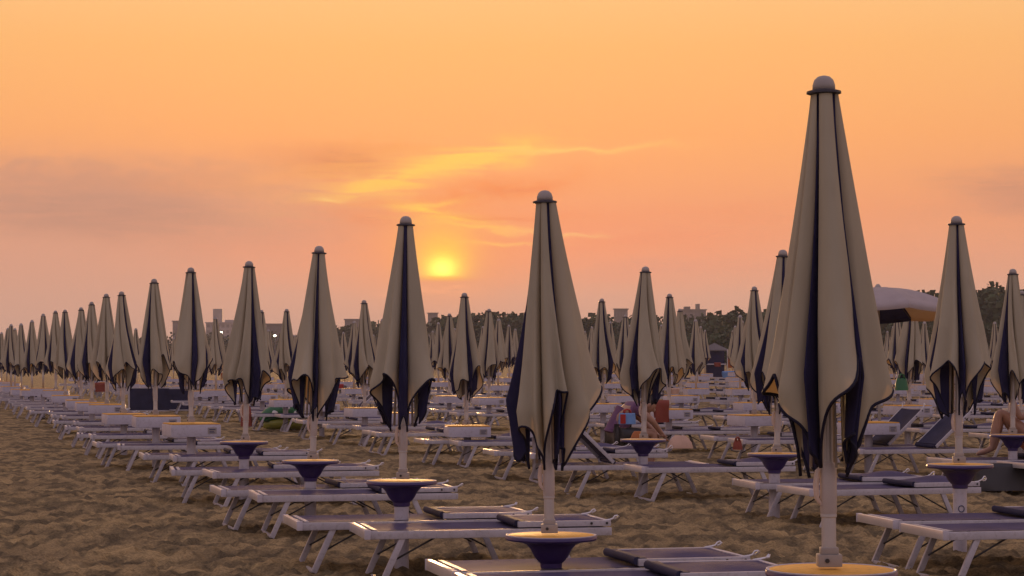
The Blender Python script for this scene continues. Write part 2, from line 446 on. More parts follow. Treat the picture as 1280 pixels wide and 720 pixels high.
def lounger_base(seed):
    r = random.Random(seed)
    f = MB()
    for y in (-.302,.302): f.bar((-.835,y,LH-.025), (.86,y,LH-.025), .028, .050)
    f.bar((.855,-.29,LH-.021),(.855,.29,LH-.021), .026, .03)
    for x in (-.25,.30): f.bar((x,-.29,LH-.034),(x,.29,LH-.034), .022,.018)
    e = MB(); e.bar((-.85,-.325,LH-.019),(-.85,.325,LH-.019), .036,.056)
    caps = []
    for y in (-.33,.33):
        c = MB(); c.bar((-.85,y-.006,LH-.019),(-.85,y+.006,LH-.019), .042,.060); caps.append(P('end_cap', c.mesh('end_cap', M['white'], 'auto', .004)))
    g = MB(); rows = []
    for i in range(17):
        u = i/16; row = []
        for j in range(9):
            t = j/8
            sag = .012*math.sin(math.pi*t)*(.5+.5*math.sin(math.pi*u)) + .003*math.sin(5*u+seed)*math.sin(math.pi*t)
            row.append((-.83+1.66*u, -.288+.576*t, LH+.003-sag))
        rows.append(row)
    g.grid(rows)
    hem = MB(); hem.bar((-.79,-.28,LH+.001),(-.79,.28,LH+.001), .03,.012)
    parts = [P('frame', f.mesh('frame', M['alu'], 'auto', .005)), P('end_bar', e.mesh('end_bar', M['bar'], 'auto', .006), caps),
             P('seat_fabric', g.mesh('seat_fabric', M['fabric'], True), [P('fabric_hem', hem.mesh('fabric_hem', M['alu']))])]
    for xt, xb, sg in ((-.60,-.745,1),(.47,.615,-1)):
        l = MB()
        for y in (-.296,.296): l.bar((xt,y,LH-.035),(xb,y,.0), .024,.042, up=(1,0,.3))
        l.bar((xb,-.296,.008),(xb,.296,.008), .022,.022)
        ss = []
        for y in (-.272,.272):
            s = MB(); m = .55; s.tube([(xt+(xb-xt)*m,y,(LH-.035)*(1-m)),(xt+sg*.24,y,LH-.04)], .0065, 5)
            ss.append(P('stay', s.mesh('stay', M['stay'], True)))
        parts.append(P('leg_frame', l.mesh('leg_frame', M['alu'], 'auto', .004), ss))
    return parts
def lounger_flat(seed): return lounger_base(seed) + backrest_parts(0, seed=seed, hump=random.Random(seed).uniform(.015,.055))
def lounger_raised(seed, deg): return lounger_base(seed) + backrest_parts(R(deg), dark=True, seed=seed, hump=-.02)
def lounger_far(seed, deg=0):
    m = MB(); r = random.Random(seed)
    for y in (-.302,.302): m.bar((-.835,y,LH-.021),(.86,y,LH-.021), .03,.046, 0)
    m.bar((-.85,-.325,LH-.017),(-.85,.325,LH-.017), .04,.05, 0)
    m.add([(-.83,-.29,LH),( .84,-.29,LH),(.84,.29,LH),(-.83,.29,LH)], [(0,1,2,3)], 1)
    for xt,xb in ((-.60,-.745),(.47,.615)):
        for y in (-.296,.296): m.bar((xt,y,LH-.035),(xb,y,.0), .024,.038, 0, up=(1,0,.3))
    ca, sa = math.cos(R(deg)), math.sin(R(deg))
    q = lambda u,y,w=0: (.20+u*ca-w*sa, y, LH+.026+u*sa+w*ca)
    for y in (-.283,.283): m.bar(q(0,y),q(.66,y), .026,.038, 0, up=(-sa,0,ca))
    m.bar(q(0,-.27),q(0,.27), .06,.05, 2)
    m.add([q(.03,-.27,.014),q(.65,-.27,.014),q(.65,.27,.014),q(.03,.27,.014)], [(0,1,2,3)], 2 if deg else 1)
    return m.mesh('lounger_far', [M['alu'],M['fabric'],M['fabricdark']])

# ------------------------------------------------------------------ layout of the beach
V1 = (3.27, -.93); V2 = (.93, 3.87); P0 = (7.565, 1.134)     # (depth, sideways) steps of the umbrella grid
AX = math.atan2(.93, 3.87)                                    # direction the loungers point (to the right, away)
# photo x of the pole and photo y of the cap where they could be measured
MEAS = {(0,0):(1039,95,-.012),(1,0):(689,238,-.014),(2,0):(502,270,.012),(3,0):(388,307,.03),(4,0):(305,326,.02),(5,0):(239,334,-.02),(6,0):(195,348,-.03),
 (7,0):(155,364,-.03),(8,0):(134,367,0),(9,0):(115,377,0),(10,0):(101,384,0),(11,0):(82,387,0),(12,0):(70,388,0),(13,0):(54,392,0),(14,0):(40,400,0),(15,0):(27,404,0),(16,0):(14,405,0),
 (2,1):(1200,270,-.012),(3,1):(968,312,.03),(4,1):(804,333,.01),(6,1):(584,366,-.02),(8,1):(456,375,0),(10,1):(357,386,0),
 (4,2):(1266,336,0),(6,2):(943,358,0),(7,2):(836,367,0)}
DMAX = 96
slots = []
for j in range(0, 13):
    n = 0
    for i in range(0, 30):
        D = P0[0]+V1[0]*i+V2[0]*j; X = P0[1]+V1[1]*i+V2[1]*j
        rj = random.Random(i*131+j*17)
        lean = 0; dz = None
        if (i,j) in MEAS:
            mx, my, lean = MEAS[(i,j)]; X = px(mx, D); dz = pz(my, D)-TOP
        else:
            D += rj.uniform(-.15,.15); X += rj.uniform(-.12,.12)
            lean = rj.uniform(-.03,.03)
        xp = 640+FPX*X/D
        if D > DMAX: continue
        z = rise(X,D)
        if dz is None: dz = rj.uniform(-.06,.05); zb = z+dz
        else: zb = dz if D < 45 else dz
        vis_u = -14*(20/D)**.5 - 20 < xp < 1280+ .25*FPX/D
        vis_l = xp - .8*FPX/D < 1280 and xp + 1.45*FPX/D > 0
        if not (vis_u or vis_l): continue
        if vis_u: n += 1
        slots.append(dict(i=i,j=j,D=D,X=X,z=z,zu=zb,lean=lean,vu=vis_u,n=n,r=rj))
ORD = 'zeroth first second third fourth fifth sixth seventh eighth ninth tenth eleventh twelfth thirteenth fourteenth fifteenth sixteenth seventeenth eighteenth nineteenth twentieth twenty-first twenty-second twenty-third twenty-fourth twenty-fifth twenty-sixth twenty-seventh twenty-eighth twenty-ninth'.split()
def rowname(j): return 'row edging open sand' if j == 0 else '%s row from open sand' % ORD[j+1]

# -- prototypes
HERO = {
 (0,0): [('b',-178,-134,dict(dep=.15,slant=-.35,scl=.76,fe=2.6,sk=.02,lead=.97,trail=1)), ('n',-134,-124,dict(dep=.06,scl=.72,spread=1.8,sk=-.02)),
         ('b',-122,-56,dict(dep=.235,slant=.55,scl=.93,spread=1.05,lead=1.07,trail=.93,fe=3.2,sk=.10)), ('n',-56,-36,dict(dep=.07,scl=.80,spread=1.6,sk=-.40)),
         ('b',-36,22,dict(dep=.20,slant=.25,scl=.90,fe=3.0,sk=.0)), ('n',22,40,dict(dep=.08,scl=.9,spread=1.5)), ('b',40,105,dict()), ('n',105,125,dict()), ('b',125,182,dict(scl=.82))],
 (1,0): [('n',-205,-172,dict(dep=.03,scl=.86,spread=1.3)), ('b',-172,-118,dict(dep=.12,slant=-.5,scl=.84,fe=2.2)), ('b',-118,-78,dict(dep=.25,slant=.6,scl=.95,lead=1.12,trail=.95,fe=2.8,spread=1.2,sk=.12)),
         ('n',-78,-62,dict(dep=.05,scl=.80,spread=2.2,sk=-.30)), ('b',-62,8,dict(dep=.23,slant=.72,scl=1.06,fe=2.6,sk=.06)), ('n',8,35,dict(dep=.05)), ('b',35,100,dict(scl=.85)), ('b',100,155,dict(scl=.85))],
 (2,0): [('b',-178,-104,dict(dep=.22,slant=.35,scl=.95,fe=3.4,sk=.0)), ('n',-104,-76,dict(dep=.02,scl=1.0,spread=1.0,sk=.0)), ('b',-76,-8,dict(dep=.22,slant=.30,scl=.95,fe=3.4,sk=.0)),
         ('n',-8,18,dict(dep=.08,scl=.84,spread=1.3,sk=-.1)), ('b',18,80,dict()), ('n',80,104,dict()), ('b',104,160,dict()), ('n',160,182,dict(dep=.06,scl=.84,spread=1.6,sk=.15))],
 (3,0): [('n',-200,-176,dict(dep=.05,scl=.95)), ('b',-176,-108,dict(dep=.23,slant=.1,scl=.98,fe=3.6,lead=1.1,sk=.05)), ('b',-108,-100,dict(dep=.1,scl=.7)), ('n',-100,-82,dict(dep=.05,scl=.80,spread=1.8,sk=-.1)),
         ('b',-82,-8,dict(dep=.21,slant=.75,scl=1.0,fe=2.8)), ('n',-8,20,dict(dep=.04,spread=1.5)), ('b',20,90,dict()), ('b',90,160,dict())],
 (2,1): [('n',-198,-176,dict(dep=.05,scl=.84,spread=1.4)), ('b',-176,-104,dict(dep=.235,slant=.35,scl=.97,fe=3.4)), ('n',-104,-84,dict(dep=.08,scl=.78,spread=1.8)), ('b',-84,-8,dict(dep=.245,slant=.12,scl=.98,fe=3.6,trail=1.08,lead=1.0)),
         ('n',-8,20,dict(dep=.06,scl=.84,spread=1.5)), ('b',20,95,dict()), ('n',95,110,dict()), ('b',110,162,dict())],
}
SPEC = {(0,0):(11,.06,0),(1,0):(24,.30,0),(2,0):(5,.03,0),(3,0):(33,.25,0),(4,0):(42,-.2,R(200)),(2,1):(51,.12,0),(3,1):(63,.2,R(195)),(4,1):(70,.25,R(215))}
VARS = [umbrella_parts(100+k, [.35,.5,.15,-.25,.6,.3,-.4,.05,.7][k], k*1.1, .8) for k in range(9)]
FARV = [umbrella_far(200+k, [.35,.5,.15,-.25,.6,.3][k], k*.9) for k in range(6)]
RT = round_table_parts(); RTB = RT + [badge_part()]
BT = box_table_parts(); BTF = box_table_parts(True)
LF = [lounger_flat(k) for k in range(4)]
LR = [lounger_raised(9, 40)]
LFAR = [lounger_far(k) for k in range(2)]; LFARR = lounger_far(5, 38)

ULAB = {(0,0):'tallest closed beige umbrella, nearest the camera, navy lining showing at its hem',
 (1,0):'closed beige umbrella leaning slightly, behind purple table at bottom centre of photo',
 (2,0):'closed beige umbrella with wide navy stripe down its middle, left of the setting sun',
 (2,1):'closed beige umbrella right of the tallest one, trees and open parasol beside it'}
for s in slots:
    if not s['vu']: continue
    k = (s['i'],s['j'])
    lab = ULAB.get(k, 'closed beige umbrella, %s from the front in %s' % (ORD[s['n']], rowname(s['j'])))
    rz = s['r'].uniform(0,6.28)
    if k in SPEC: parts = umbrella_parts(*SPEC[k], lod=1.3 if s['D']<15 else 1, order=HERO.get(k)); rz = 0
    elif s['D'] < 50: parts = VARS[s['r'].randrange(9)]
    else: parts = FARV[s['r'].randrange(6)]
    inst('closed_umbrella', parts, (s['X'],s['D'],s['zu']), rz if s['lean']==0 or k not in SPEC else 0, lab, 'umbrella', 'closed umbrellas in rows on the beach',
         tilt=(s['r'].uniform(-.01,.01), s['lean']))
    # table round its pole
    zt = s['zu']
    sloc = (s['X'], s['D'], zt)
    if s['i'] <= 4:
        inst('pedestal_table', RTB if k in ((2,1),(4,2)) else RT, sloc, 0,
             'round purple table with yellow top, %s umbrella pole, %s' % (ORD[s['n']], rowname(s['j'])), 'table', 'round purple tables on umbrella poles')
    else:
        inst('box_table', BT if s['D']<45 else BTF, sloc, AX+s['r'].uniform(-.12,.12),
             'white box table, %s umbrella pole, %s' % (ORD[s['n']], rowname(s['j'])), 'table', 'white box tables on umbrella poles')

# -- loungers, two per umbrella
L = []
RAISED = {(5,2,-1),(5,2,1),(11,3,1),(14,2,-1),(9,1,1),(12,4,-1),(17,3,1)}
for s in slots:
    if (s['i'],s['j']) == (0,0): continue
    for side in (-1,1):
        r = s['r']
        along = .775 - (.36 if side < 0 else .62) + r.uniform(-.16,.16)
        across = side*.39 - .22 + r.uniform(-.03,.03)
        if (s['i'],s['j'],side) == (4,1,1): along -= .30
        ax = AX + r.uniform(-.06,.06)
        if (s['i'],s['j'],side)==(2,1,-1): ax += .03
        along += {(4,1,-1):.20,(2,1,1):.25,(3,1,-1):.42,(3,1,1):.36,(1,0,-1):-.06,(1,0,1):-.04}.get((s['i'],s['j'],side),0)
        u = (math.cos(ax), math.sin(ax)); v = (-math.sin(ax), math.cos(ax))
        x = s['X']+u[0]*along+v[0]*across; y = s['D']+u[1]*along+v[1]*across
        if (s['i'],s['j']) == (2,1): x *= (y-.95)/y; y -= .95
        if 640+FPX*(x-.95)/y > 1290 or 640+FPX*(x+.95)/y < -10: continue
        L.append((y, x, ax, side, s))
L.sort(key=lambda t: t[0])
stuff = MB()
near_n = {}
for idx,(y,x,ax,side,s) in enumerate(L):
    z = rise(x,y)
    if s['D'] < 40: z += sand_relief(x,y)*.3 - .012
    key = (s['i'],s['j'],side)
    if idx < 296:
        where = 'near' if side < 0 else 'far'
        ref = '%s umbrella, %s' % (ORD[max(1,s['n'])], rowname(s['j']))
        st = 'raised' if key in RAISED else 'flat'
        lab = ('purple lounger, backrest raised, %s side of %s' if st=='raised' else 'flat purple lounger, %s side of %s') % (where, ref)
        if not s['vu']: lab = 'flat purple lounger, its umbrella out of view, %s one in %s' % (where, rowname(s['j']))
        if s['D'] < 50: parts = LR[0] if st=='raised' else LF[(s['i']*2+side+s['j'])%4]
        else: parts = LFARR if st=='raised' else LFAR[idx%2]
        if key == (4,1,1):
            parts = lounger_raised(3, 42); ax += math.pi; lab = 'purple lounger with dark backrest raised to the left, behind bottom centre umbrella'
        o = inst('sun_lounger', parts, (x,y,z), ax, lab, 'sun lounger', 'purple sun loungers in pairs beside umbrellas')
        o.scale = (.91,1,1)
    else:
        me = LFAR[idx%2]; mt = Matrix.Translation((x,y,z)) @ Matrix.Rotation(ax,4,'Z')
        b = len(stuff.v); stuff.v += [tuple(mt @ w.co) for w in me.vertices]
        for p in me.polygons: stuff.f.append(tuple(b+q for q in p.vertices)); stuff.m.append(p.material_index)
if stuff.v:
    o = bpy.data.objects.new('distant_loungers', stuff.mesh('distant_loungers', [M['alu'],M['fabric'],M['fabricdark']])); COL.objects.link(o)
    setp(o, 'many tiny pale loungers massed at the far end of the beach', 'sun loungers', None, 'stuff')
print('UMB', sum(1 for s in slots if s['vu']), 'LOUNGERS', len(L))

# loungers tipped on their side in the second row
for k,(xp,D) in enumerate(((203,56.5),)):
    X = px(xp,D)
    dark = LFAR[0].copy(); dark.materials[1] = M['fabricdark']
    o = inst('sun_lounger', dark, (X,D,.33), 0, ['dark navy lounger tipped on its side behind white box tables at left','navy lounger tipped on its side, left of the other tipped one'][k], 'sun lounger', 'loungers tipped on their sides')
    o.rotation_euler = (R(90),0,R(6))

# ------------------------------------------------------------------ open parasol
def open_parasol():
    D = 28.5; X = px(1100,D); ztop = pz(354,D); zh = pz(389,D); Rr = 1.12
    b = MB(); n = MB(); v = MB()
    N = 8
    for k in range(N):
        rows = []
        for i in range(9):
            u = .04+.96*i/8
            row = []
            for t in range(7):
                q = t/6; a = 2*math.pi*(k+q)/N + .2
                rad = Rr*u*(math.cos(math.pi/N)/math.cos(math.pi*(q-.5)*2/N))**.9
                sag = .03*u*math.sin(math.pi*q)
                row.append((rad*math.cos(a), rad*math.sin(a), (ztop-.05) - (ztop-.05-zh)*u**2.1 - sag))
            rows.append(row)
        last = rows[-1]
        rows.append([(p[0]*.985,p[1]*.985,p[2]-.045) for p in last])
        (n if k in (1,2) else b).grid(rows)
    t = MB(); t.lathe([(.055,-.06),(.055,-.05),(.04,-.03),(.02,-.003),(.005,0)], 16, c=(0,0,ztop))
    p = MB(); p.lathe([(.02,0),(.02,ztop-.06)], 12)
    rb = MB()
    for k in range(N):
        a = 2*math.pi*k/N+.2
        rb.tube([(.03*math.cos(a),.03*math.sin(a),ztop-.12),(Rr*.6*math.cos(a),Rr*.6*math.sin(a),ztop-.05-(ztop-.05-zh)*.42-.02),(Rr*.98*math.cos(a),Rr*.98*math.sin(a),zh-.01)], .008, 5)
    inst('open_umbrella', [P('canopy', b.mesh('canopy', M['dome'], True), [P('navy_panel', n.mesh('navy_panel', M['navy'], 'auto'))]),
        P('cap', t.mesh('cap', M['cap'], True)), P('pole', p.mesh('pole', M['pole'], True)), P('rib_frame', rb.mesh('rib_frame', M['capdisc'], True))],
        (X,D,0), 0, 'only open parasol, pale domed canopy with dark underside, right of the tallest umbrella', 'umbrella', tilt=(R(-4),0))
open_parasol()

# ------------------------------------------------------------------ people
def skin_body(chains, radii, name, material, sub=2):
    """chains: lists of joint names; joints dict -> one continuous skinned body"""
    joints, edges = chains
    names = list(joints); me = bpy.data.meshes.new(name)
    me.from_pydata([joints[k] for k in names], [(names.index(a),names.index(b)) for a,b in edges], [])
    o = bpy.data.objects.new(name, me); COL.objects.link(o)
    md = o.modifiers.new('skin','SKIN'); md.use_smooth_shade = True
    for k,sv in zip(names, me.skin_vertices[0].data):
        rr = radii[k]; sv.radius = rr if isinstance(rr, tuple) else (rr,rr)
    me.skin_vertices[0].data[0].use_root = True
    ss = o.modifiers.new('sub','SUBSURF'); ss.levels = sub; ss.render_levels = sub
    bpy.context.view_layer.update()
    dg = bpy.context.evaluated_depsgraph_get()
    nm = bpy.data.meshes.new_from_object(o.evaluated_get(dg), depsgraph=dg)
    bpy.data.objects.remove(o); nm.name = name
    nm.materials.clear(); nm.materials.append(material); nm.shade_smooth()
    return nm
def ellipsoid(c, r, n=14, rot=None, cut=None):
    m = MB(); prof = [(math.sin(math.pi*k/10)*1.0+1e-4, -math.cos(math.pi*k/10)) for k in range(11)]
    m.lathe(prof, n)
    m.v = [(x*r[0],y*r[1],z*r[2]) for x,y,z in m.v]
    if rot: m.v = [tuple(rot @ Vector(p)) for p in m.v]
    m.v = [(p[0]+c[0],p[1]+c[1],p[2]+c[2]) for p in m.v]
    return m
def head_mesh(c, face, r=.105):
    """a head with brow, nose, chin; returns head MB; face = direction looked at"""
    f = Vector(face).normalized(); up = Vector((0,0,1)); s = f.cross(up).normalized(); up = s.cross(f)
    m = MB()
    base = ellipsoid((0,0,0),(.075,.095,.115))
    rows = [(p[0], p[1], p[2]) for p in base.v]
    nose = ellipsoid((0,.098,-.015),(.014,.02,.026)); chin = ellipsoid((0,.062,-.092),(.036,.034,.026))
    ear1 = ellipsoid((.076,0,-.01),(.012,.022,.032)); ear2 = ellipsoid((-.076,0,-.01),(.012,.022,.032))
    for q in (base,nose,chin,ear1,ear2): m.merge(q,0)
    eye = MB()
    for x in (-.03,.03): eye.merge(ellipsoid((x,.088,.012),(.012,.007,.007)),0)
    mouth = ellipsoid((0,.090,-.055),(.024,.006,.006))
    hair = ellipsoid((0,-.018,.030),(.083,.096,.105))
    def tf(mb):
        mb.v = [tuple(Vector(c)+s*p[0]+f*p[1]+up*p[2]) for p in mb.v]; return mb
    return tf(m), tf(eye), tf(mouth), tf(hair)
def hand_chains(J, E, rad, wrist, palm_dir, side_dir, tag, curl):
    w = Vector(J[wrist]); d = Vector(palm_dir).normalized(); s = Vector(side_dir).normalized(); nn = d.cross(s).normalized()
    J[tag+'palm'] = tuple(w+d*.05); rad[tag+'palm'] = (.030,.016); E.append((wrist,tag+'palm'))
    for k,(o,ln) in enumerate(((-.027,.062),(-.009,.075),(.009,.08),(.027,.07))):
        a = w+d*.088+s*o; b = a+d*ln*.5+nn*ln*.15*curl; c = b+d*ln*.35+nn*ln*.4*curl
        for q,(nm,pt) in enumerate((('a',a),('b',b),('c',c))):
            J[tag+str(k)+nm] = tuple(pt); rad[tag+str(k)+nm] = (.0095,.0085,.0075)[q]
        E.append((tag+'palm',tag+str(k)+'a')); E.append((tag+str(k)+'a',tag+str(k)+'b')); E.append((tag+str(k)+'b',tag+str(k)+'c'))
    a = w+d*.045-s*.038+nn*.008; b = w+d*.085-s*.055+nn*.02
    J[tag+'ta']=tuple(a); rad[tag+'ta']=.011; J[tag+'tb']=tuple(b); rad[tag+'tb']=.009
    E.append((tag+'palm',tag+'ta')); E.append((tag+'ta',tag+'tb'))

def person_sitting_right():
    # on the far lounger of the umbrella at the right edge: feet on the lounger, knees drawn up, arm resting on a knee
    D = 22.95; zs = LH+.012; x0 = px(1229,D)
    # local frame: +x to the right (towards the hips), y depth
    J = {'pelvis':(.62,0,.115),'belly':(.655,0,.27),'chest':(.64,0,.45),'neck':(.60,0,.60),'headb':(.585,0,.66)}
    rad = {'pelvis':(.15,.12),'belly':(.13,.10),'chest':(.16,.11),'neck':.055,'headb':.05}
    E = [('pelvis','belly'),('belly','chest'),('chest','neck'),('neck','headb')]
    for t,y,kx,kz,fx in (('l',-.10,.135,.475,.03),('r',.12,.26,.44,.16)):
        J[t+'hip']=(.58,y,.11); J[t+'mid']=((.58+kx)/2,y*1.05,(.11+kz)/2+.012); J[t+'knee']=(kx,y*1.1,kz); J[t+'calf']=((kx*.45+fx*.55)+.02,y*1.1,kz*.62)
        J[t+'ank']=(fx+.02,y*1.1,.075); J[t+'ball']=(fx-.10,y*1.15,.032); J[t+'toe']=(fx-.155,y*1.15,.022)
        rad.update({t+'hip':.088,t+'mid':.078,t+'knee':.058,t+'calf':.054,t+'ank':.036,t+'ball':(.036,.026),t+'toe':(.03,.018)})
        E += [('pelvis',t+'hip'),(t+'hip',t+'mid'),(t+'mid',t+'knee'),(t+'knee',t+'calf'),(t+'calf',t+'ank'),(t+'ank',t+'ball'),(t+'ball',t+'toe')]
    for t,y in (('l',-.17),('r',.17)):
        J[t+'sh']=(.60,y,.52)
        if t=='l': J[t+'el']=(.33,y-.04,.40); J[t+'wr']=(.255,y+.02,.62)
        else: J[t+'el']=(.74,y+.10,.28); J[t+'wr']=(.84,y+.06,.05)
        rad.update({t+'sh':.058,t+'el':.042,t+'wr':.030})
        E += [('chest',t+'sh'),(t+'sh',t+'el'),(t+'el',t+'wr')]
    hand_chains(J,E,rad,'lwr',(-.25,.1,1),(0,1,0),'lh',-.8)
    hand_chains(J,E,rad,'rwr',(.5,.2,-.35),(0,1,0),'rh',.3)
    body = skin_body((J,E),rad,'person',M['skin'])
    head,eye,mouth,hair = head_mesh((.565,0,.765),(-1,-.2,-.15))
    sj = {'a':(.70,0,.10),'b':(.60,0,.115),'c':(.56,-.105,.125),'d':(.40,-.106,.262),'e':(.56,.125,.12),'f':(.46,.127,.225)}
    sr = {'a':(.16,.125),'b':(.17,.132),'c':.099,'d':.088,'e':.099,'f':.09}
    shorts = skin_body((sj,[('b','a'),('b','c'),('c','d'),('b','e'),('e','f')]), sr, 'shorts', M['shorts'])
    m = MB(); m.merge(head,0); hm = m.mesh('head', [M['skin']], True)
    # head joined to the body mesh so that the body stays one mesh
    bm = bmesh.new(); bm.from_mesh(body); bm.from_mesh(hm); bm.to_mesh(body); bm.free()
    body.shade_smooth()
    mm = MB(); mm.merge(eye,0)
    o = inst('person', body, (x0, D, rise(x0,D)+zs), AX*.8, 'person seated on a lounger at right edge, bare knees drawn up, rust shorts', 'person')
    hang([P('shorts',shorts),P('hair',hair.mesh('hair',M['hair'],True)),P('eyes',mm.mesh('eyes',M['hair'],True)),P('mouth',mouth.mesh('mouth',M['shorts'],True))], o)
person_sitting_right()

def person_bending():
    # sitting on the edge of a lounger, bent forward to the right over the knees
    D = 26.0; x0 = px(776,D); zs = .36
    J = {'pelvis':(-.09,0,.10),'belly':(-.04,0,.26),'chest':(.09,0,.42),'neck':(.23,0,.46),'headb':(.28,0,.45)}
    rad = {'pelvis':(.15,.13),'belly':(.14,.12),'chest':(.16,.13),'neck':.06,'headb':.05}
    E = [('pelvis','belly'),('belly','chest'),('chest','neck'),('neck','headb')]
    for t,y in (('l',-.11),('r',.11)):
        J[t+'hip']=(-.02,y,.09); J[t+'knee']=(.38,y*1.3,.12); J[t+'calf']=(.36,y*1.3,-.10); J[t+'ank']=(.33,y*1.3,-.30); J[t+'toe']=(.50,y*1.5,-.345)
        rad.update({t+'hip':.09,t+'knee':.062,t+'calf':.055,t+'ank':.038,t+'toe':(.034,.022)})
        E += [('pelvis',t+'hip'),(t+'hip',t+'knee'),(t+'knee',t+'calf'),(t+'calf',t+'ank'),(t+'ank',t+'toe')]
        J[t+'sh']=(.13,y*1.6,.43); J[t+'el']=(.33,y*1.9,.27); J[t+'wr']=(.47,y*1.2,.12)
        rad.update({t+'sh':.062,t+'el':.042,t+'wr':.030}); E += [('chest',t+'sh'),(t+'sh',t+'el'),(t+'el',t+'wr')]
        hand_chains(J,E,rad,t+'wr',(.6,0,-.8),(0,1,0),t+'h',.6)
    body = skin_body((J,E),rad,'person',M['skin'])
    head,eye,mouth,hair = head_mesh((.35,0,.46),(.8,-.1,-.6))
    m = MB(); m.merge(head,0); hm = m.mesh('head',[M['skin']],True)
    bm = bmesh.new(); bm.from_mesh(body); bm.from_mesh(hm); bm.to_mesh(body); bm.free(); body.shade_smooth()
    keep = ('pelvis','belly','chest','lsh','rsh')
    sj = {k:J[k] for k in ('belly','pelvis','chest')}; sj['nk']=(.19,0,.45)
    sr = {'belly':(.158,.138),'pelvis':(.168,.148),'chest':(.178,.148),'nk':.085}
    se = [('belly','pelvis'),('belly','chest'),('chest','nk')]
    for t in 'lr':
        sj[t+'s']=J[t+'sh']; e=Vector(J[t+'sh']).lerp(Vector(J[t+'el']),.6); sj[t+'e']=tuple(e); sr[t+'s']=.078; sr[t+'e']=.062; se += [('chest',t+'s'),(t+'s',t+'e')]
    shirt = skin_body((sj,se),sr,'shirt',M['shirt'])
    pj = {'a':(-.09,0,.09),'b':(-.02,-.11,.09),'c':(.26,-.135,.112),'d':(-.02,.11,.09),'e':(.26,.135,.112)}
    pants = skin_body((pj,[('a','b'),('b','c'),('a','d'),('d','e')]),{'a':(.16,.14),'b':.102,'c':.082,'d':.102,'e':.082},'shorts',M['stay'])
    o = inst('person', body, (x0,D,zs), AX, 'person in purple shirt bent forward on a lounger behind the centre tables', 'person')
    hang([P('shirt',shirt),P('shorts',pants),P('hair',hair.mesh('hair',M['hair'],True))], o)
person_bending()

# ------------------------------------------------------------------ things left on the beach
def float_toy():
    D = 42; X = px(358,D)
    b = MB()
    for k in range(1): pass
    body = MB(); pts=[]; rr=[]
    for k in range(25):
        a = math.pi*k/24; pts.append((-.42*math.cos(a), 0, .16+.20*math.sin(a))); rr.append(.13+.02*math.sin(a))
    body.tube(pts, rr, 14)
    low = MB(); low.tube([(-.45,0,.11),(-.3,0,.10),(.3,0,.10),(.45,0,.11)], [.08,.11,.11,.08], 14)
    sp = MB()
    for x,z in ((-.22,.33),(.20,.33),(.0,.42)): sp.merge(ellipsoid((x,-.125,z),(.075,.03,.05)),0)
    inst('pool_float', [P('float_ring', body.mesh('float_ring',M['green'],True),[P('white_spot',sp.mesh('white_spot',M['spot'],True))]), P('float_base', low.mesh('float_base',M['lime'],True))],
         (X,D,0), .1, 'green and yellow inflatable float with white spots on the sand', 'pool float')
float_toy()
def bag(name, xp, yb, D, w, h, d, m, label, m2=None, slump=.25, cat='bag', handles=True):
    X = px(xp,D); b = MB(); rows = []
    r = random.Random(xp)
    for i in range(8):
        v = i/7; row = []
        for k in range(17):
            a = 2*math.pi*k/16; ca,sa = math.cos(a),math.sin(a)
            q = (abs(ca)**4+abs(sa)**4)**-.25
            s = (1-slump*v*v)*(1 + .06*noise.noise(Vector((ca*2,sa*2,v*3+xp))))
            row.append((w/2*ca*q*s, d/2*sa*q*s*(1-.35*v), h*v))
        rows.append(row)
    b.grid(rows); b.f.append(tuple(len(b.v)-17+k for k in range(16))); b.m.append(0)
    kids = []
    if handles:
        t = MB()
        for s in (-1,1): t.tube([(-w*.2,s*d*.25,h*.95),(-w*.16,s*d*.2,h*1.25),(0,s*d*.15,h*1.35),(w*.16,s*d*.2,h*1.25),(w*.2,s*d*.25,h*.95)], .009, 6)
        kids.append(P('handle', t.mesh('handle', m2 or m, True)))
    if m2:
        p = MB(); p.box(-w*.5,-w*.18,-d*.53,-d*.50,h*.05,h*.9); kids.append(P('front_patch', p.mesh('front_patch', m2)))
    inst(name, [P('bag_body', b.mesh('bag_body', m, True), kids)] if kids else b.mesh(name, m, True), (X,D,pz(yb,D)), .15, label, cat)
bag('beach_bag', 784, 530, 25.4, .20, .13, .16, M['blue'], 'light blue beach bag with red patch on a lounger beside bending person', M['red'], .08)
bag('cloth_bundle', 850, 560, 25.5, .30, .15, .24, M['tan'], 'tan cloth bundle slumped on sand below a white box table', None, .6, 'bundle', False)
bag('beach_bag', 922, 562, 25.5, .11, .11, .11, M['brick'], 'small red bag hanging under a lounger at centre right', None, .3)
bag('storage_box', 1250, 612, 21.9, .60, .27, .4, M['stay'], 'black box on the sand under the seated person', None, .04, 'box', False)
bag('beach_bag', 308, 533, 41.0, .22, .38, .22, M['brick'], 'dark red bag standing beside the green inflatable float', None, .3)
bag('beach_bag', 797, 549, 24.0, .15, .09, .15, M['orange'], 'orange cloth bag beneath bending person, beside purple table', None, .5, 'bag', False)
def towel(xp, yt, D, w, h, m, label, ry=.18, drape=True):
    """towel folded over the raised edge of a lounger: hangs down both sides"""
    X = px(xp,D); b = MB(); rows = []
    for i in range(15):
        u = i/14; row = []
        for k in range(9):
            t = k/8
            if u < .5: y = -.035 - .012*math.sin(6*t+u*4); z = -h + 2*u*h
            else: y = .035 + .012*math.sin(5*t+u*3); z = -h*.8*(2*u-1)
            if .43 < u < .57: y *= abs(u-.5)/.07*.9; z = max(z,-.01)
            row.append((-w/2+w*t+.01*math.sin(7*u+t*3), y, z))
        rows.append(row)
    b.grid(rows)
    inst('towel', b.mesh('towel', m, True), (X,D,pz(yt,D)), ry, label, 'towel')
towel(827, 500, 31.5, .22, .33, M['brick'], 'brick red towel hanging behind a white box table near centre')
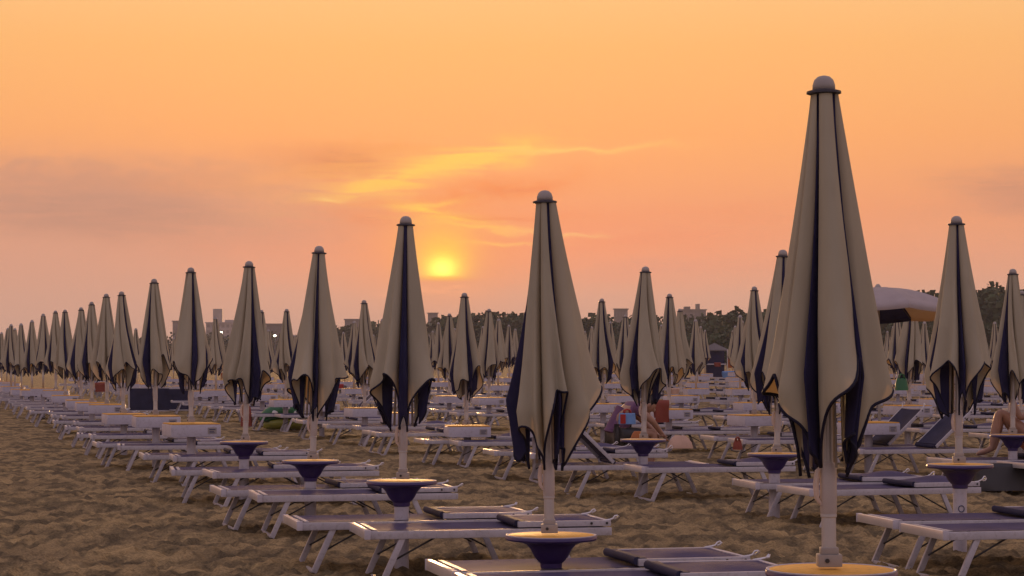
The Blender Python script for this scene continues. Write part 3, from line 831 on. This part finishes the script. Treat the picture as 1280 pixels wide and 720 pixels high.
towel(126, 478, 50, .26, .22, M['brick'], 'dark red towel hanging above white tables at far left')
towel(312, 464, 66, .30, .2, M['pink'], 'bright pink towel behind the fifth umbrella of the front row')
towel(283, 466, 67, .32, .18, M['orange'], 'orange towel left of the pink towel in the distance')
towel(424, 480, 58, .24, .12, M['red'], 'red towel on a raised lounger left of the sun')
towel(366, 480, 62, .16, .22, M['blue'], 'pale blue towel in the distance, between third and fourth front umbrellas')
towel(912, 464, 84, .6, .26, M['blue'], 'wide sky blue towel far off in the right hand corridor')
towel(668, 474, 70, .35, .2, M['deepblue'], 'deep blue towel far off, left of bottom centre umbrella')
towel(845, 485, 62, .3, .2, M['tan'], 'tan towel in the far crowd of loungers')
towel(733, 476, 66, .35, .15, M['spot'], 'white towel in the far crowd right of bottom centre umbrella')
towel(897, 453, 92, .28, .18, M['brick'], 'small red cloth at the far end of the right corridor')
bag('beach_bag', 1127, 488, 33.0, .20, .19, .14, M['green'], 'green bag hanging from an umbrella pole right of the tallest umbrella', None, .3)

# far kiosk at the end of the right hand corridor
def kiosk():
    D = 118; X = px(893,D); z = rise(X,D)
    w = MB(); w.box(-.7,.7,-.7,.7,0,2.0)
    rf = MB(); rf.lathe([(1.15,2.0),(1.15,2.08),(.05,2.6)], 4)
    ct = MB(); ct.box(-.8,.8,-.95,-.7,.95,1.03)
    fl = MB(); fl.tube([(.95,-.5,0),(.95,-.5,2.1)], .04, 6)
    fb = MB(); rows=[[( .97+.45*u, -.5+.06*math.sin(5*u), .7+1.3*v) for u in [k/5 for k in range(6)]] for v in [k/4 for k in range(5)]]; fb.grid(rows)
    inst('beach_kiosk', [P('wall',w.mesh('wall',M['navy'])),P('roof',rf.mesh('roof',M['render2'])),P('counter',ct.mesh('counter',M['white']))],(X,D,z),0,'small dark blue kiosk at far end of the right hand corridor','kiosk',scale=.72)
    inst('banner_flag', [P('flag_pole',fl.mesh('flag_pole',M['bar'])),P('flag_cloth',fb.mesh('flag_cloth',M['orange'],True))],(X,D,z),0,'orange banner standing beside the far blue kiosk','flag',scale=.72)
kiosk()

# ------------------------------------------------------------------ far trees, buildings, lamps
def crown_mb(seed, h, w, n, leaf, mb=None, org=(0,0,0)):
    r = random.Random(seed); m = mb or MB()
    blobs = []
    for k in range(11):
        a = r.uniform(0,6.28); d = r.uniform(0,.36)*w; zz = r.uniform(.30,.88)*h
        blobs.append((d*math.cos(a), d*math.sin(a), zz, r.uniform(.16,.27)*w*(1.2-.4*zz/h)))
    for k in range(n):
        bx,by,bz,br = r.choice(blobs)
        d = Vector((r.gauss(0,1),r.gauss(0,1),r.gauss(0,1))).normalized()*br*r.uniform(.55,1.08)
        c = Vector((bx+org[0],by+org[1],bz+org[2])) + Vector((d.x,d.y,d.z*.8))
        s = leaf*r.uniform(.6,1.4)
        a = Vector((r.gauss(0,1),r.gauss(0,1),r.gauss(0,1))).normalized(); b = a.orthogonal().normalized(); q = a.cross(b)
        m.add([c+b*s, c+q*s*.7+b*.2*s, c-b*s*.9, c-q*s*.8], [(0,1,2,3)], r.choice((0,0,1)))
    return m
def trunk_mb(seed, h, mb=None, org=(0,0,0), mi=0):
    r = random.Random(seed); m = mb or MB(); o = Vector(org)
    m.tube([o,o+Vector((.1,0,h*.3)),o+Vector((0,.1,h*.62))],[.035*h,.027*h,.014*h],7,mi)
    for k in range(5):
        a = r.uniform(0,6.28); z = h*r.uniform(.28,.5)
        m.tube([o+Vector((0,0,z)),o+Vector((.14*h*math.cos(a),.14*h*math.sin(a),z+.14*h)),o+Vector((.24*h*math.cos(a),.24*h*math.sin(a),z+.26*h))],[.014*h,.010*h,.005*h],5,mi)
    return m
TM = []
for k in range(4):
    TM.append([P('trunk', trunk_mb(k,10).mesh('trunk',M['trunk'],True)), P('crown', crown_mb(k,10,9,1500,.42).mesh('crown',[M['leaf'],M['leaf2']]))])
# photo skyline: x, y of the crown top, distance
TREES = [(1168,360,235,'leftmost tree of the right hand wood, dark and partly behind open parasol'),(1186,357,240,'dark tree in right hand wood just behind the right umbrella'),
 (1212,356,232,'dark bushy tree rising right of the right hand umbrella'),(1232,350,238,'tallest dark tree in the wood at the right'),(1252,356,230,'dark round tree behind the rightmost umbrella'),(1272,352,236,'dark tree at the right edge of the photo'),
 (905,386,262,'low dark tree at left end of the clump beyond the corridor'),(922,381,255,'highest dark tree of the clump beyond the right corridor'),(940,383,250,'dark tree at right end of the clump beyond the corridor'),
 (612,388,300,'dark tree behind distant umbrellas just right of the sun'),(644,387,305,'dark tree left of bottom centre umbrella at the skyline'),(718,388,310,'dark tree right of bottom centre umbrella at the skyline'),(745,389,300,'dark tree between bottom centre umbrella and the next tall one')]
for k,(xp,yp,D,lab) in enumerate(TREES):
    h = pz(yp,D)
    inst('far_tree', TM[k%4], (px(xp,D),D,0), k*1.3, lab, 'tree', 'dark trees on the skyline', scale=h/10.6)
wood = MB()
r = random.Random(3)
def wood_line(x0,x1,y0,y1,D,step,jit=4):
    x = x0
    while x < x1:
        t = (x-x0)/max(1,(x1-x0)); yp = y0+(y1-y0)*t + r.uniform(-jit,jit)
        d = D*r.uniform(.95,1.08); h = max(2.5,pz(yp,d)*.97)
        crown_mb(r.randrange(9999), h, h*1.05, 330, h*.055, wood, (px(x,d),d,0))
        trunk_mb(r.randrange(99), h, wood, (px(x,d),d,0), 2)
        x += step*r.uniform(.7,1.2)
wood_line(-60,200,430,424,520,13); wood_line(200,470,418,410,500,13); wood_line(420,560,406,396,420,13); wood_line(555,700,393,390,330,12); wood_line(700,860,391,392,340,12)
wood_line(830,900,398,392,300,12,2); wood_line(895,1010,390,386,270,14,3); wood_line(1000,1170,384,366,262,15,3); wood_line(1150,1340,364,357,255,15,4)
wood_line(880,1340,402,395,215,16,5)
o = bpy.data.objects.new('far_wood', wood.mesh('far_wood',[M['leaf'],M['leaf2'],M['trunk']])); COL.objects.link(o)
setp(o,'far-off band of dark woodland along the horizon','woodland',None,'stuff')

def building(name, xp, w_px, yt, D, label, m, steps=None, rows=4, cols=5):
    X = px(xp,D); w = w_px/FPX*D; h = pz(yt,D); b = MB(); win = MB(); rf = MB()
    d = w*.6
    b.box(-w/2,w/2,-d/2,d/2,0,h)
    rf.box(-w/2-.3,w/2+.3,-d/2-.3,d/2+.3,h,h+.35)
    if steps:
        for (cx,ww,hh) in steps:
            b.box((cx-ww/2)*w,(cx+ww/2)*w,-d*.4,d*.4,h+.35,h+hh*h)
    for i in range(rows):
        for k in range(cols):
            x = -w/2+w*(k+.5)/cols; z = h*(i+.5)/rows
            win.box(x-w*.3/cols,x+w*.3/cols,-d/2-.06,-d/2-.01,z-h*.25/rows,z+h*.25/rows)
    kids = [P('roof_slab', rf.mesh('roof_slab',m))]
    inst('building', [P('wall',b.mesh('wall',m),kids),P('windows',win.mesh('windows',M['glass']))],(X,D,0),.1,label,'building')
building('hotel',276,36,404,800,'pale stepped hotel on the skyline left of the fifth umbrella',M['render'],[(-.1,.32,.35),(.3,.3,.08)],7,6)
building('hotel',222,12,402,780,'small grey block on the skyline at far left',M['render2'],None,6,3)
building('hotel',541,12,392,760,'grey block on the skyline below the sun',M['render2'],None,6,3)
building('hotel',866,30,388,700,'long pale block on skyline left of corridor clump of trees',M['render2'],[(-.25,.2,.07),(.2,.1,.12)],6,7)
building('hotel',776,16,387,720,'grey block on the skyline left of the centre right umbrella',M['render2'],None,6,4)
building('hotel',348,30,406,640,'low grey block behind umbrellas with a lit lamp before it',M['render2'],None,5,6)
building('hotel',440,18,400,700,'grey block on the skyline left of the sun',M['render2'],None,5,4)
def lamp(xp,yp,D,label):
    z = pz(yp,D); p = MB(); p.tube([(0,0,0),(0,0,z-.1)],[.09,.06],8); p.tube([(0,0,z-.15),(0,-.3,z+.05),(0,-.5,z)],.05,6)
    h = ellipsoid((0,-.5,z-.08),(.24,.24,.16))
    inst('street_lamp',[P('lamp_post',p.mesh('lamp_post',M['render2'],True)),P('lamp_head',h.mesh('lamp_head',M['lamp'],True))],(px(xp,D),D,0),0,label,'street lamp','lit lamps behind the beach')
lamp(277,415,330,'lit lamp below the pale stepped hotel at left')
lamp(344,419,330,'lit lamp between the fifth umbrella and the fourth one')

# ------------------------------------------------------------------ air
hz = MB(); hz.box(-700,700,-40,980,-1.5,75)
hm = bpy.data.materials.new('sea_air'); hm.use_nodes = True; hn = hm.node_tree
hn.nodes.remove(hn.nodes['Principled BSDF'])
pv = hn.nodes.new('ShaderNodeVolumePrincipled'); pv.inputs['Density'].default_value = .00036; pv.inputs['Color'].default_value = (.82,.78,.80,1)
hn.links.new(pv.outputs[0], hn.nodes['Material Output'].inputs['Volume'])
ho = bpy.data.objects.new('haze', hz.mesh('haze', hm)); COL.objects.link(ho); ho['kind'] = 'stuff'; ho['label'] = 'faint evening haze over the beach'

# ------------------------------------------------------------------ sky and sun
SUN_AZ = math.atan2(553-640, FPX); SUN_EL = math.atan2(HORIZON-336, FPX)
w = bpy.data.worlds.new('World'); S.world = w; w.use_nodes = True
nt = w.node_tree; N = nt.nodes; K = nt.links
N.clear()
out = N.new('ShaderNodeOutputWorld'); bg = N.new('ShaderNodeBackground'); K.new(bg.outputs[0], out.inputs[0])
sky = N.new('ShaderNodeTexSky'); sky.sky_type = 'NISHITA'; sky.sun_disc = False
sky.sun_elevation = SUN_EL; sky.sun_rotation = SUN_AZ; sky.dust_density = 4; sky.air_density = 1.5
def math_(op, a, b=None, c=None, clamp=False):
    n = N.new('ShaderNodeMath'); n.operation = op; n.use_clamp = clamp
    for k,v in enumerate((a,b,c)):
        if v is None: continue
        if isinstance(v,(int,float)): n.inputs[k].default_value = v
        else: K.new(v, n.inputs[k])
    return n.outputs[0]
def mixc(f, a, b, mode='MIX'):
    n = N.new('ShaderNodeMix'); n.data_type = 'RGBA'; n.blend_type = mode
    for k,v in (('Factor',f),('A',a),('B',b)):
        if isinstance(v,(int,float)): n.inputs[k].default_value = v
        elif isinstance(v,tuple): n.inputs[k].default_value = v
        else: K.new(v, n.inputs[k])
    return n.outputs['Result']
def ramp(x, stops, interp='EASE'):
    n = N.new('ShaderNodeValToRGB'); cr = n.color_ramp; cr.interpolation = interp
    cr.elements[0].position = stops[0][0]; cr.elements[0].color = stops[0][1]
    cr.elements[1].position = stops[-1][0]; cr.elements[1].color = stops[-1][1]
    for p,c in stops[1:-1]:
        e = cr.elements.new(p); e.color = c
    K.new(x, n.inputs[0]); return n.outputs[0]
tc = N.new('ShaderNodeTexCoord'); sp = N.new('ShaderNodeSeparateXYZ'); K.new(tc.outputs['Generated'], sp.inputs[0])
dx,dy,dz = sp.outputs
el = math_('ARCSINE', dz)                      # elevation (rad)
az = math_('ARCTAN2', dx, dy)                  # azimuth from the camera axis (rad)
eld = math_('MULTIPLY', el, 180/math.pi); azd = math_('MULTIPLY', az, 180/math.pi)
def nse(sx, sy, det, ox=0, oy=0, dist=0, rough=.55):
    c = N.new('ShaderNodeCombineXYZ'); K.new(math_('MULTIPLY_ADD', azd, sx, ox), c.inputs[0]); K.new(math_('MULTIPLY_ADD', eld, sy, oy), c.inputs[1])
    n = N.new('ShaderNodeTexNoise'); n.inputs['Scale'].default_value = 1; n.inputs['Detail'].default_value = det; n.inputs['Distortion'].default_value = dist; n.inputs['Roughness'].default_value = rough
    K.new(c.outputs[0], n.inputs['Vector']); return n.outputs['Fac']
def deg_xy(x, y): return (math.degrees(math.atan((x-640)/FPX)), math.degrees(math.atan((HORIZON-y)/FPX)))
def blob(x, y, wx, wy, shear=0):
    """soft elliptical patch of sky centred on a direction, sizes in photo pixels -> degrees"""
    a,e = deg_xy(x,y); k = math.degrees(1/FPX)
    u = math_('MULTIPLY', math_('SUBTRACT', azd, a), 1/(wx*k)); v0 = math_('SUBTRACT', eld, e)
    if shear: v0 = math_('MULTIPLY_ADD', math_('SUBTRACT', azd, a), shear, v0)
    v = math_('MULTIPLY', v0, 1/(wy*k))
    return math_('EXPONENT', math_('MULTIPLY', math_('ADD', math_('MULTIPLY',u,u), math_('MULTIPLY',v,v)), -1))
# vertical gradient, elevation 0..90 deg mapped 0..1 with the first ten degrees stretched
t = math_('POWER', math_('MULTIPLY', math_('MAXIMUM', eld, 0), 1/90), .5)
def tp(y): return (max(0,math.degrees(math.atan((HORIZON-y)/FPX)))/90)**.5
grad = ramp(t, [(0,lin(192,152,138)),(tp(410),lin(204,160,140)),(tp(370),lin(214,162,138)),(tp(320),lin(230,158,124)),(tp(260),lin(241,157,108)),(tp(170),lin(247,167,102)),(tp(60),lin(247,179,108)),(tp(0),lin(247,187,120)),
                (.52,lin(222,182,158)),(.75,lin(190,174,190)),(1,lin(164,154,190))], 'LINEAR')
back = ramp(t, [(0,lin(172,148,152)),(.25,lin(200,172,174)),(.5,lin(196,176,188)),(.75,lin(176,166,190)),(1,lin(164,154,190))], 'LINEAR')
# how far from the sunset side
fr = N.new('ShaderNodeMapRange'); fr.interpolation_type = 'SMOOTHSTEP'; K.new(dy, fr.inputs[0]); fr.inputs[1].default_value = -.3; fr.inputs[2].default_value = .75
c = mixc(fr.outputs[0], back, grad)
# greyer, mauve veil to the left, low
simple = c
azd0, eld0 = azd, eld
W1 = nse(.22,.8,3,11,5); W2 = nse(.6,1.6,4,3,17,.4); NE = nse(.45,5.5,4,1,9,.5); NF = nse(1.3,2.6,5,6,2,.8)
azd = math_('ADD', azd0, math_('MULTIPLY', math_('SUBTRACT', W1, .5), 4.5))
eld = math_('ADD', eld0, math_('ADD', math_('MULTIPLY', math_('SUBTRACT', W2, .5), .7), math_('MULTIPLY', math_('SUBTRACT', W1, .5), .5)))
fibre = math_('MULTIPLY_ADD', NE, 3.6, -1.05, True)          # wispy texture of the cirrus
puff = math_('MULTIPLY_ADD', NF, 1.8, -.15, True)
def cloud(x, y, wx, wy, sh, f, col, tex=None):
    global c
    k = blob(x,y,wx,wy,sh)
    if tex is not None: k = math_('MULTIPLY', k, tex)
    c = mixc(math_('MULTIPLY', k, f, None, True), c, lin(*col))
# mauve-grey veil low on the left, banks left and right
cloud(60,320,330,90,0,.60,(198,152,134))
cloud(190,262,210,36,.02,.85,(184,138,122)); cloud(200,255,220,46,.02,.7,(184,136,118),puff); cloud(30,226,150,22,-.02,.85,(194,140,118),puff)
cloud(330,300,110,26,0,.5,(196,148,130),puff)
cloud(1265,246,58,26,.10,.8,(206,142,114)); cloud(1240,262,70,18,.0,.8,(214,144,112),puff)
# pink-orange belt round the sun
cloud(640,300,330,46,0,.55,(248,148,104)); cloud(300,262,90,26,0,.5,(250,172,124),fibre)
cloud(760,300,180,16,-.03,.5,(236,142,104),fibre); cloud(820,335,120,10,0,.45,(218,148,126),fibre)
cloud(150,268,240,26,.03,.8,(178,132,116),fibre); cloud(270,232,120,16,.03,.6,(206,140,106),fibre); cloud(1255,240,70,20,.08,.8,(200,136,106),fibre); cloud(900,270,160,14,0,.4,(236,142,100),fibre)
# darker wisps
cloud(415,203,80,15,.05,.75,(214,132,92)); cloud(440,205,90,18,.06,.7,(206,122,82),puff); cloud(470,186,70,8,.05,.6,(224,140,84),fibre)
cloud(612,240,110,15,-.12,1.0,(238,132,74),puff); cloud(470,272,46,12,.1,.8,(222,134,98),puff); cloud(640,268,90,9,.05,.6,(238,138,88),fibre)
# lit cirrus
cloud(545,210,105,15,-.27,1.25,(255,210,88),fibre); cloud(480,232,62,8,-.06,1.2,(255,206,84),fibre); cloud(620,200,70,10,-.2,1.0,(255,204,92),fibre)
cloud(712,187,95,4,-.01,.7,(255,204,112)); cloud(640,186,60,5,-.05,.8,(255,200,100),fibre)
cloud(552,266,52,10,.22,1.2,(255,214,78),fibre); cloud(585,284,70,3.5,.10,.85,(255,204,98)); cloud(612,304,55,3,.0,.8,(255,200,108))
cloud(420,251,17,3.5,0,.85,(255,210,120)); cloud(615,272,60,3,.04,.7,(226,128,84)); cloud(470,252,60,4,-.05,.6,(232,138,92),fibre); cloud(640,238,50,3,-.1,.6,(226,126,80)); cloud(560,252,34,3,-.1,.7,(255,210,90)); cloud(680,292,50,2.5,.05,.6,(252,196,124)); cloud(545,364,40,3.5,0,.6,(248,178,140)); cloud(470,214,120,30,-.1,.45,(255,186,96),fibre)
azd, eld = azd0, eld0
# sun glow: wide, mid, core, veiled below by a low cloud bank
c = mixc(math_('MULTIPLY', blob(553,318,95,60), .55), c, lin(255,160,84))
low = N.new('ShaderNodeMapRange'); low.interpolation_type = 'SMOOTHSTEP'; K.new(eld, low.inputs[0])
low.inputs[1].default_value = deg_xy(0,351)[1]; low.inputs[2].default_value = deg_xy(0,343)[1]
glow = math_('MULTIPLY', blob(553,328,29,28), low.outputs[0])
c = mixc(math_('MULTIPLY', glow, .95), c, (1.3,.86,.05,1))
glow2 = math_('MULTIPLY', blob(550,300,44,34), low.outputs[0])
c = mixc(math_('MULTIPLY', glow2, .55), c, lin(255,196,70))
core = math_('MULTIPLY', blob(553,336,16,13), low.outputs[0])
c = mixc(core, c, (1.9,1.5,.22,1))
c = mixc(math_('MULTIPLY', blob(553,348,30,3), .7), c, lin(255,190,60))
SKY = 1.055
# the physical sky adds a little on top; below the horizon it is dull
dn = N.new('ShaderNodeMapRange'); K.new(dz, dn.inputs[0]); dn.inputs[1].default_value = -.02; dn.inputs[2].default_value = 0
nish = mixc(1.0, sky.outputs[0], (.012,.012,.012,1), 'MULTIPLY')
def finish(col, b):
    K.new(mixc(dn.outputs[0], (.12,.09,.07,1), mixc(1.0, col, nish, 'ADD')), b.inputs[0])
finish(simple, bg); bg.inputs[1].default_value = SKY
bg2 = N.new('ShaderNodeBackground'); finish(c, bg2); bg2.inputs[1].default_value = SKY
def band(x, lo, hi):
    m = N.new('ShaderNodeMapRange'); m.interpolation_type = 'SMOOTHSTEP'; K.new(x, m.inputs[0]); m.inputs[1].default_value = hi; m.inputs[2].default_value = lo; return m.outputs[0]
zone = math_('MULTIPLY', math_('MULTIPLY', band(math_('ABSOLUTE', azd), 20, 34), band(eld, 13, 20)), band(math_('MULTIPLY', eld, -1), .2, 1))
ms = N.new('ShaderNodeMixShader'); K.new(zone, ms.inputs[0]); K.new(bg.outputs[0], ms.inputs[1]); K.new(bg2.outputs[0], ms.inputs[2])
K.new(ms.outputs[0], out.inputs[0])

sd = bpy.data.lights.new('sun','SUN'); so = bpy.data.objects.new('sun', sd); COL.objects.link(so)
sd.energy = 4.5; sd.angle = R(5); sd.color = (1,.55,.22)
dirv = Vector((math.sin(SUN_AZ)*math.cos(SUN_EL), math.cos(SUN_AZ)*math.cos(SUN_EL), math.sin(SUN_EL)))
so.rotation_euler = (-dirv).to_track_quat('-Z','Y').to_euler()

S.view_settings.view_transform = 'Standard'; S.view_settings.look = 'None'
S.view_settings.exposure = 0; S.view_settings.gamma = 1
S.render.engine = 'CYCLES'
w.cycles.sampling_method = 'MANUAL'; w.cycles.sample_map_resolution = 512
S.cycles.max_bounces = 5; S.cycles.diffuse_bounces = 3; S.cycles.glossy_bounces = 2; S.cycles.transmission_bounces = 4
